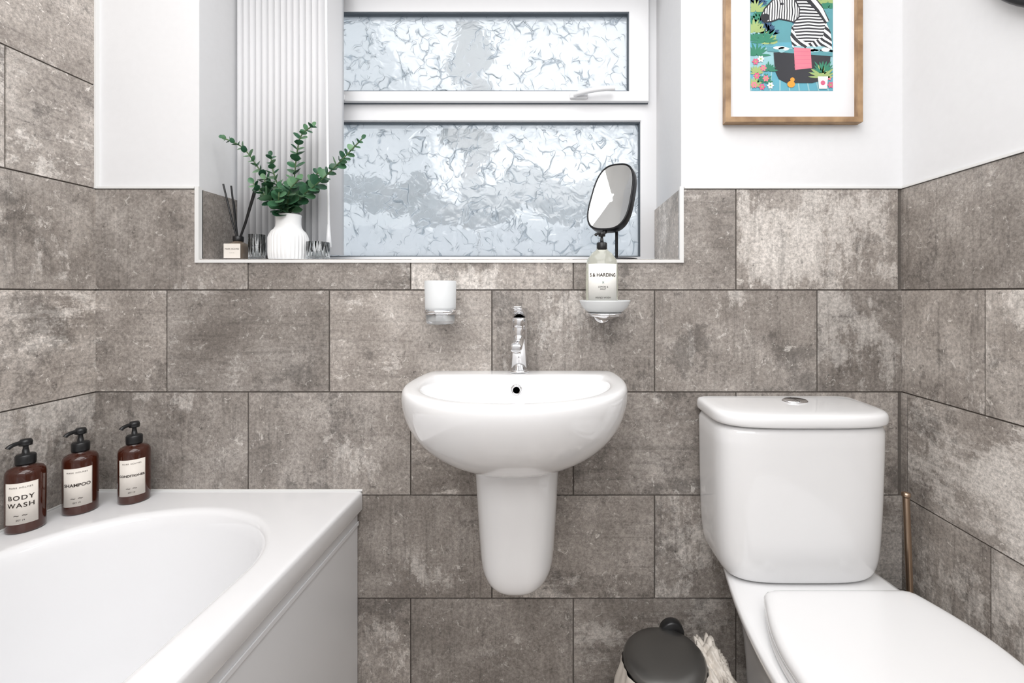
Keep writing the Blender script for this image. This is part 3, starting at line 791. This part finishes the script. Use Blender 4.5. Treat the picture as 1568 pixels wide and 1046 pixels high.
poly('print_background', [(1150,139),(1278,139),(1278,-38),(1150,-38)], 0, lteal)
poly('print_backwall', [(1150,70),(1278,70),(1278,-38),(1150,-38)], 1, teal)
poly('print_floor', [(1150,139),(1278,139),(1278,108),(1150,108)], 1, blue)
for i in range(9): poly('floor_line_%d' % i, [(1150+i*15,139),(1152+i*15,139),(1158+i*13,108),(1156+i*13,108)], 2, lteal)
poly('dado', [(1150,72),(1278,72),(1278,64),(1150,64)], 2, blue)
U = random.uniform
GM = [green, navy, lgreen, teal, lteal, mag, pink, whitei, blackk]
# fronds: leaf shapes fanned from a few plant centres
def fronds(name, centres, lvl, cols, n=11, ln=15, wd=2.0):
    it = []
    for (cx, cy) in centres:
        c = random.choice(cols)
        for i in range(n):
            a = math.radians(-175+170*i/(n-1)+U(-6,6)); l = ln*U(.75,1.1)
            it.append((cx+math.cos(a)*l*.5, cy+math.sin(a)*l*.5, l*.5, wd*U(.8,1.2), a, lvl+(i%3)*.2, c))
    scatter(name, it, GM)
fronds('jungle_back', [(U(1150,1190), U(-20,75)) for _ in range(16)]+[(U(1190,1276), U(-25,40)) for _ in range(16)], 2.6, [1,1,0,3])
fronds('jungle_mid', [(U(1152,1182), U(-20,80)) for _ in range(9)]+[(U(1228,1276), U(-15,12)) for _ in range(5)], 3.4, [0,0,2,4])
fronds('jungle_front', [(1160,84),(1156,48),(1172,64),(1158,16),(1176,-4),(1270,2)], 4.2, [2,0,0], 9, 19, 2.0)
# zebra: body, neck with mane, bowed head
poly('zebra_body', [(1216,76),(1212,56),(1214,40),(1226,26),(1240,20),(1254,22),(1266,32),(1274,48),(1276,64),(1276,78)], 5, zeb)
poly('mane', [(1208,-16),(1222,-22),(1244,-12),(1260,6),(1272,30),(1266,36),(1250,16),(1234,0),(1218,-8)], 5.2, blackk)
poly('mane_tips', [(1212,-18),(1226,-20),(1246,-8),(1262,12),(1271,32),(1268,33),(1256,14),(1242,-3),(1224,-14)], 5.3, whitei)
poly('zebra_neck', [(1208,-10),(1220,-10),(1236,0),(1252,16),(1266,36),(1262,56),(1240,66),(1222,58),(1216,40),(1222,24),(1216,8)], 5.5, zebn)
poly('head_edge', [(1165,25),(1172,11),(1184,-2),(1196,-9),(1209,-10),(1220,-2),(1227,12),(1226,26),(1218,34),(1206,31),(1194,29),(1184,33),(1171,34)], 5.8, blackk)
poly('zebra_head', [(1167,24),(1174,12),(1185,0),(1196,-7),(1208,-8),(1218,-1),(1225,12),(1224,25),(1217,32),(1206,29),(1194,27),(1183,31),(1172,32)], 6, zebh)
ell('zebra_muzzle', 1173, 26, 7, 6, 6.3, blackk, -.4)
poly('zebra_ear', [(1207,-6),(1208,-22),(1215,-20),(1219,-3)], 6.3, whitei)
poly('zebra_ear_inner', [(1210,-7),(1211,-18),(1214,-17),(1216,-5)], 6.5, blackk)
ell('zebra_eye', 1199, 5, 2.8, 2.0, 6.6, blackk)
poly('tub_print', [(1186,80),(1250,80),(1274,84),(1272,110),(1264,122),(1246,127),(1206,127),(1194,121),(1188,108)], 6, blackk)
poly('tub_rim', [(1176,78),(1277,86),(1277,80),(1176,71)], 6.7, teal)
scatter('foam', [(U(1186,1276), U(72,79), U(4,9), U(2,3.4), 0, 6.9+(i%3)*.2, random.choice([7,4,4])) for i in range(16)], GM)
poly('towel', [(1217,72),(1243,74),(1245,104),(1219,107)], 7.6, pink)
for i in range(5): poly('towel_line_%d' % i, [(1217.5,78+i*6),(1243.5,79+i*6),(1243.6,79.6+i*6),(1217.6,78.6+i*6)], 7.8, mag)
fronds('leaves_low', [(1160,112),(1172,126),(1156,132),(1178,108)], 6.8, [0,0,2], 9, 13, 1.8)
fl = []
for cx, cy, c in ((1158,94,5),(1170,104,6),(1160,116,5),(1174,120,6),(1156,130,6),(1168,133,5),(1181,131,7),(1166,90,7),(1271,118,6),(1274,130,5)):
    for i in range(6):
        a = i*math.pi/3; fl.append((cx+math.cos(a)*2.6, cy+math.sin(a)*2.6, 2.6, 1.7, a, 7.6+(i%3)*.15, c))
    fl.append((cx, cy, 1.5, 1.5, 0, 8.2, 2))
scatter('flowers', fl, GM)
fronds('plant', [(1262,118),(1261,112)], 8.0, [0,2], 11, 20, 1.7)
poly('plant_pot', [(1254,117),(1270,117),(1268,136),(1256,136)], 8.8, whitei)
ell('pot_dot', 1262, 127, 3.6, 3.6, 9.2, mag)
ell('duck_body', 1213, 129, 6, 5, 8, orange); ell('duck_head', 1215, 122, 3.4, 3.4, 8.2, orange)

# round black framed mirror on the right wall
rm = empty('round_wall_mirror', (XR, -.505, 1.785))
lathe('rim', [(.288,-.004),(.302,-.004),(.302,-.022),(.298,-.026),(.290,-.026),(.288,-.022),(.288,-.004)], (0,0,0), M_blackm, rm, 96, axis='X')
lathe('glass', [(0,-.010),(.289,-.010),(.289,-.004),(0,-.004)], (0,0,0), M_mirror, rm, 96, axis='X', smooth=False)

# ------------------------------------------------------------------ lights
def area(name, loc, rot, sx, sy, P_, col=(1,1,1)):
    l = bpy.data.lights.new(name, 'AREA'); l.shape = 'RECTANGLE'; l.size = sx; l.size_y = sy; l.energy = P_; l.color = col
    o = bpy.data.objects.new(name, l); o.location = loc; o.rotation_euler = rot; return link(o)
area('fill_light', (-.14, -.95, ZC-.02), (0,0,0), 1.5, 1.3, 25, (1,.992,.985))
area('fill_light', (-.14, -1.85, 2.0), (math.radians(62),0,0), 1.6, .6, 14, (1,.992,.985))  # added fill lamp, unseen behind the camera; not a ceiling fitting
wd = bpy.data.worlds.new('world'); bpy.context.scene.world = wd; wd.use_nodes = True
bg = wd.node_tree.nodes['Background']; bg.inputs[0].default_value = (.90,.95,1.0,1); bg.inputs[1].default_value = 1.12

# ------------------------------------------------------------------ camera
cd = bpy.data.cameras.new('camera'); cam = bpy.data.objects.new('camera', cd); link(cam)
cam.location = (0, -1.144, 1.03); cam.rotation_euler = (math.pi/2, 0, 0)
cd.sensor_width = 36; cd.lens = 16; cd.shift_x = -.0421; cd.shift_y = -.0472; cd.clip_start = .02
bpy.context.scene.camera = cam
bpy.context.scene.view_settings.view_transform = 'Standard'
bpy.context.scene.view_settings.look = 'None'
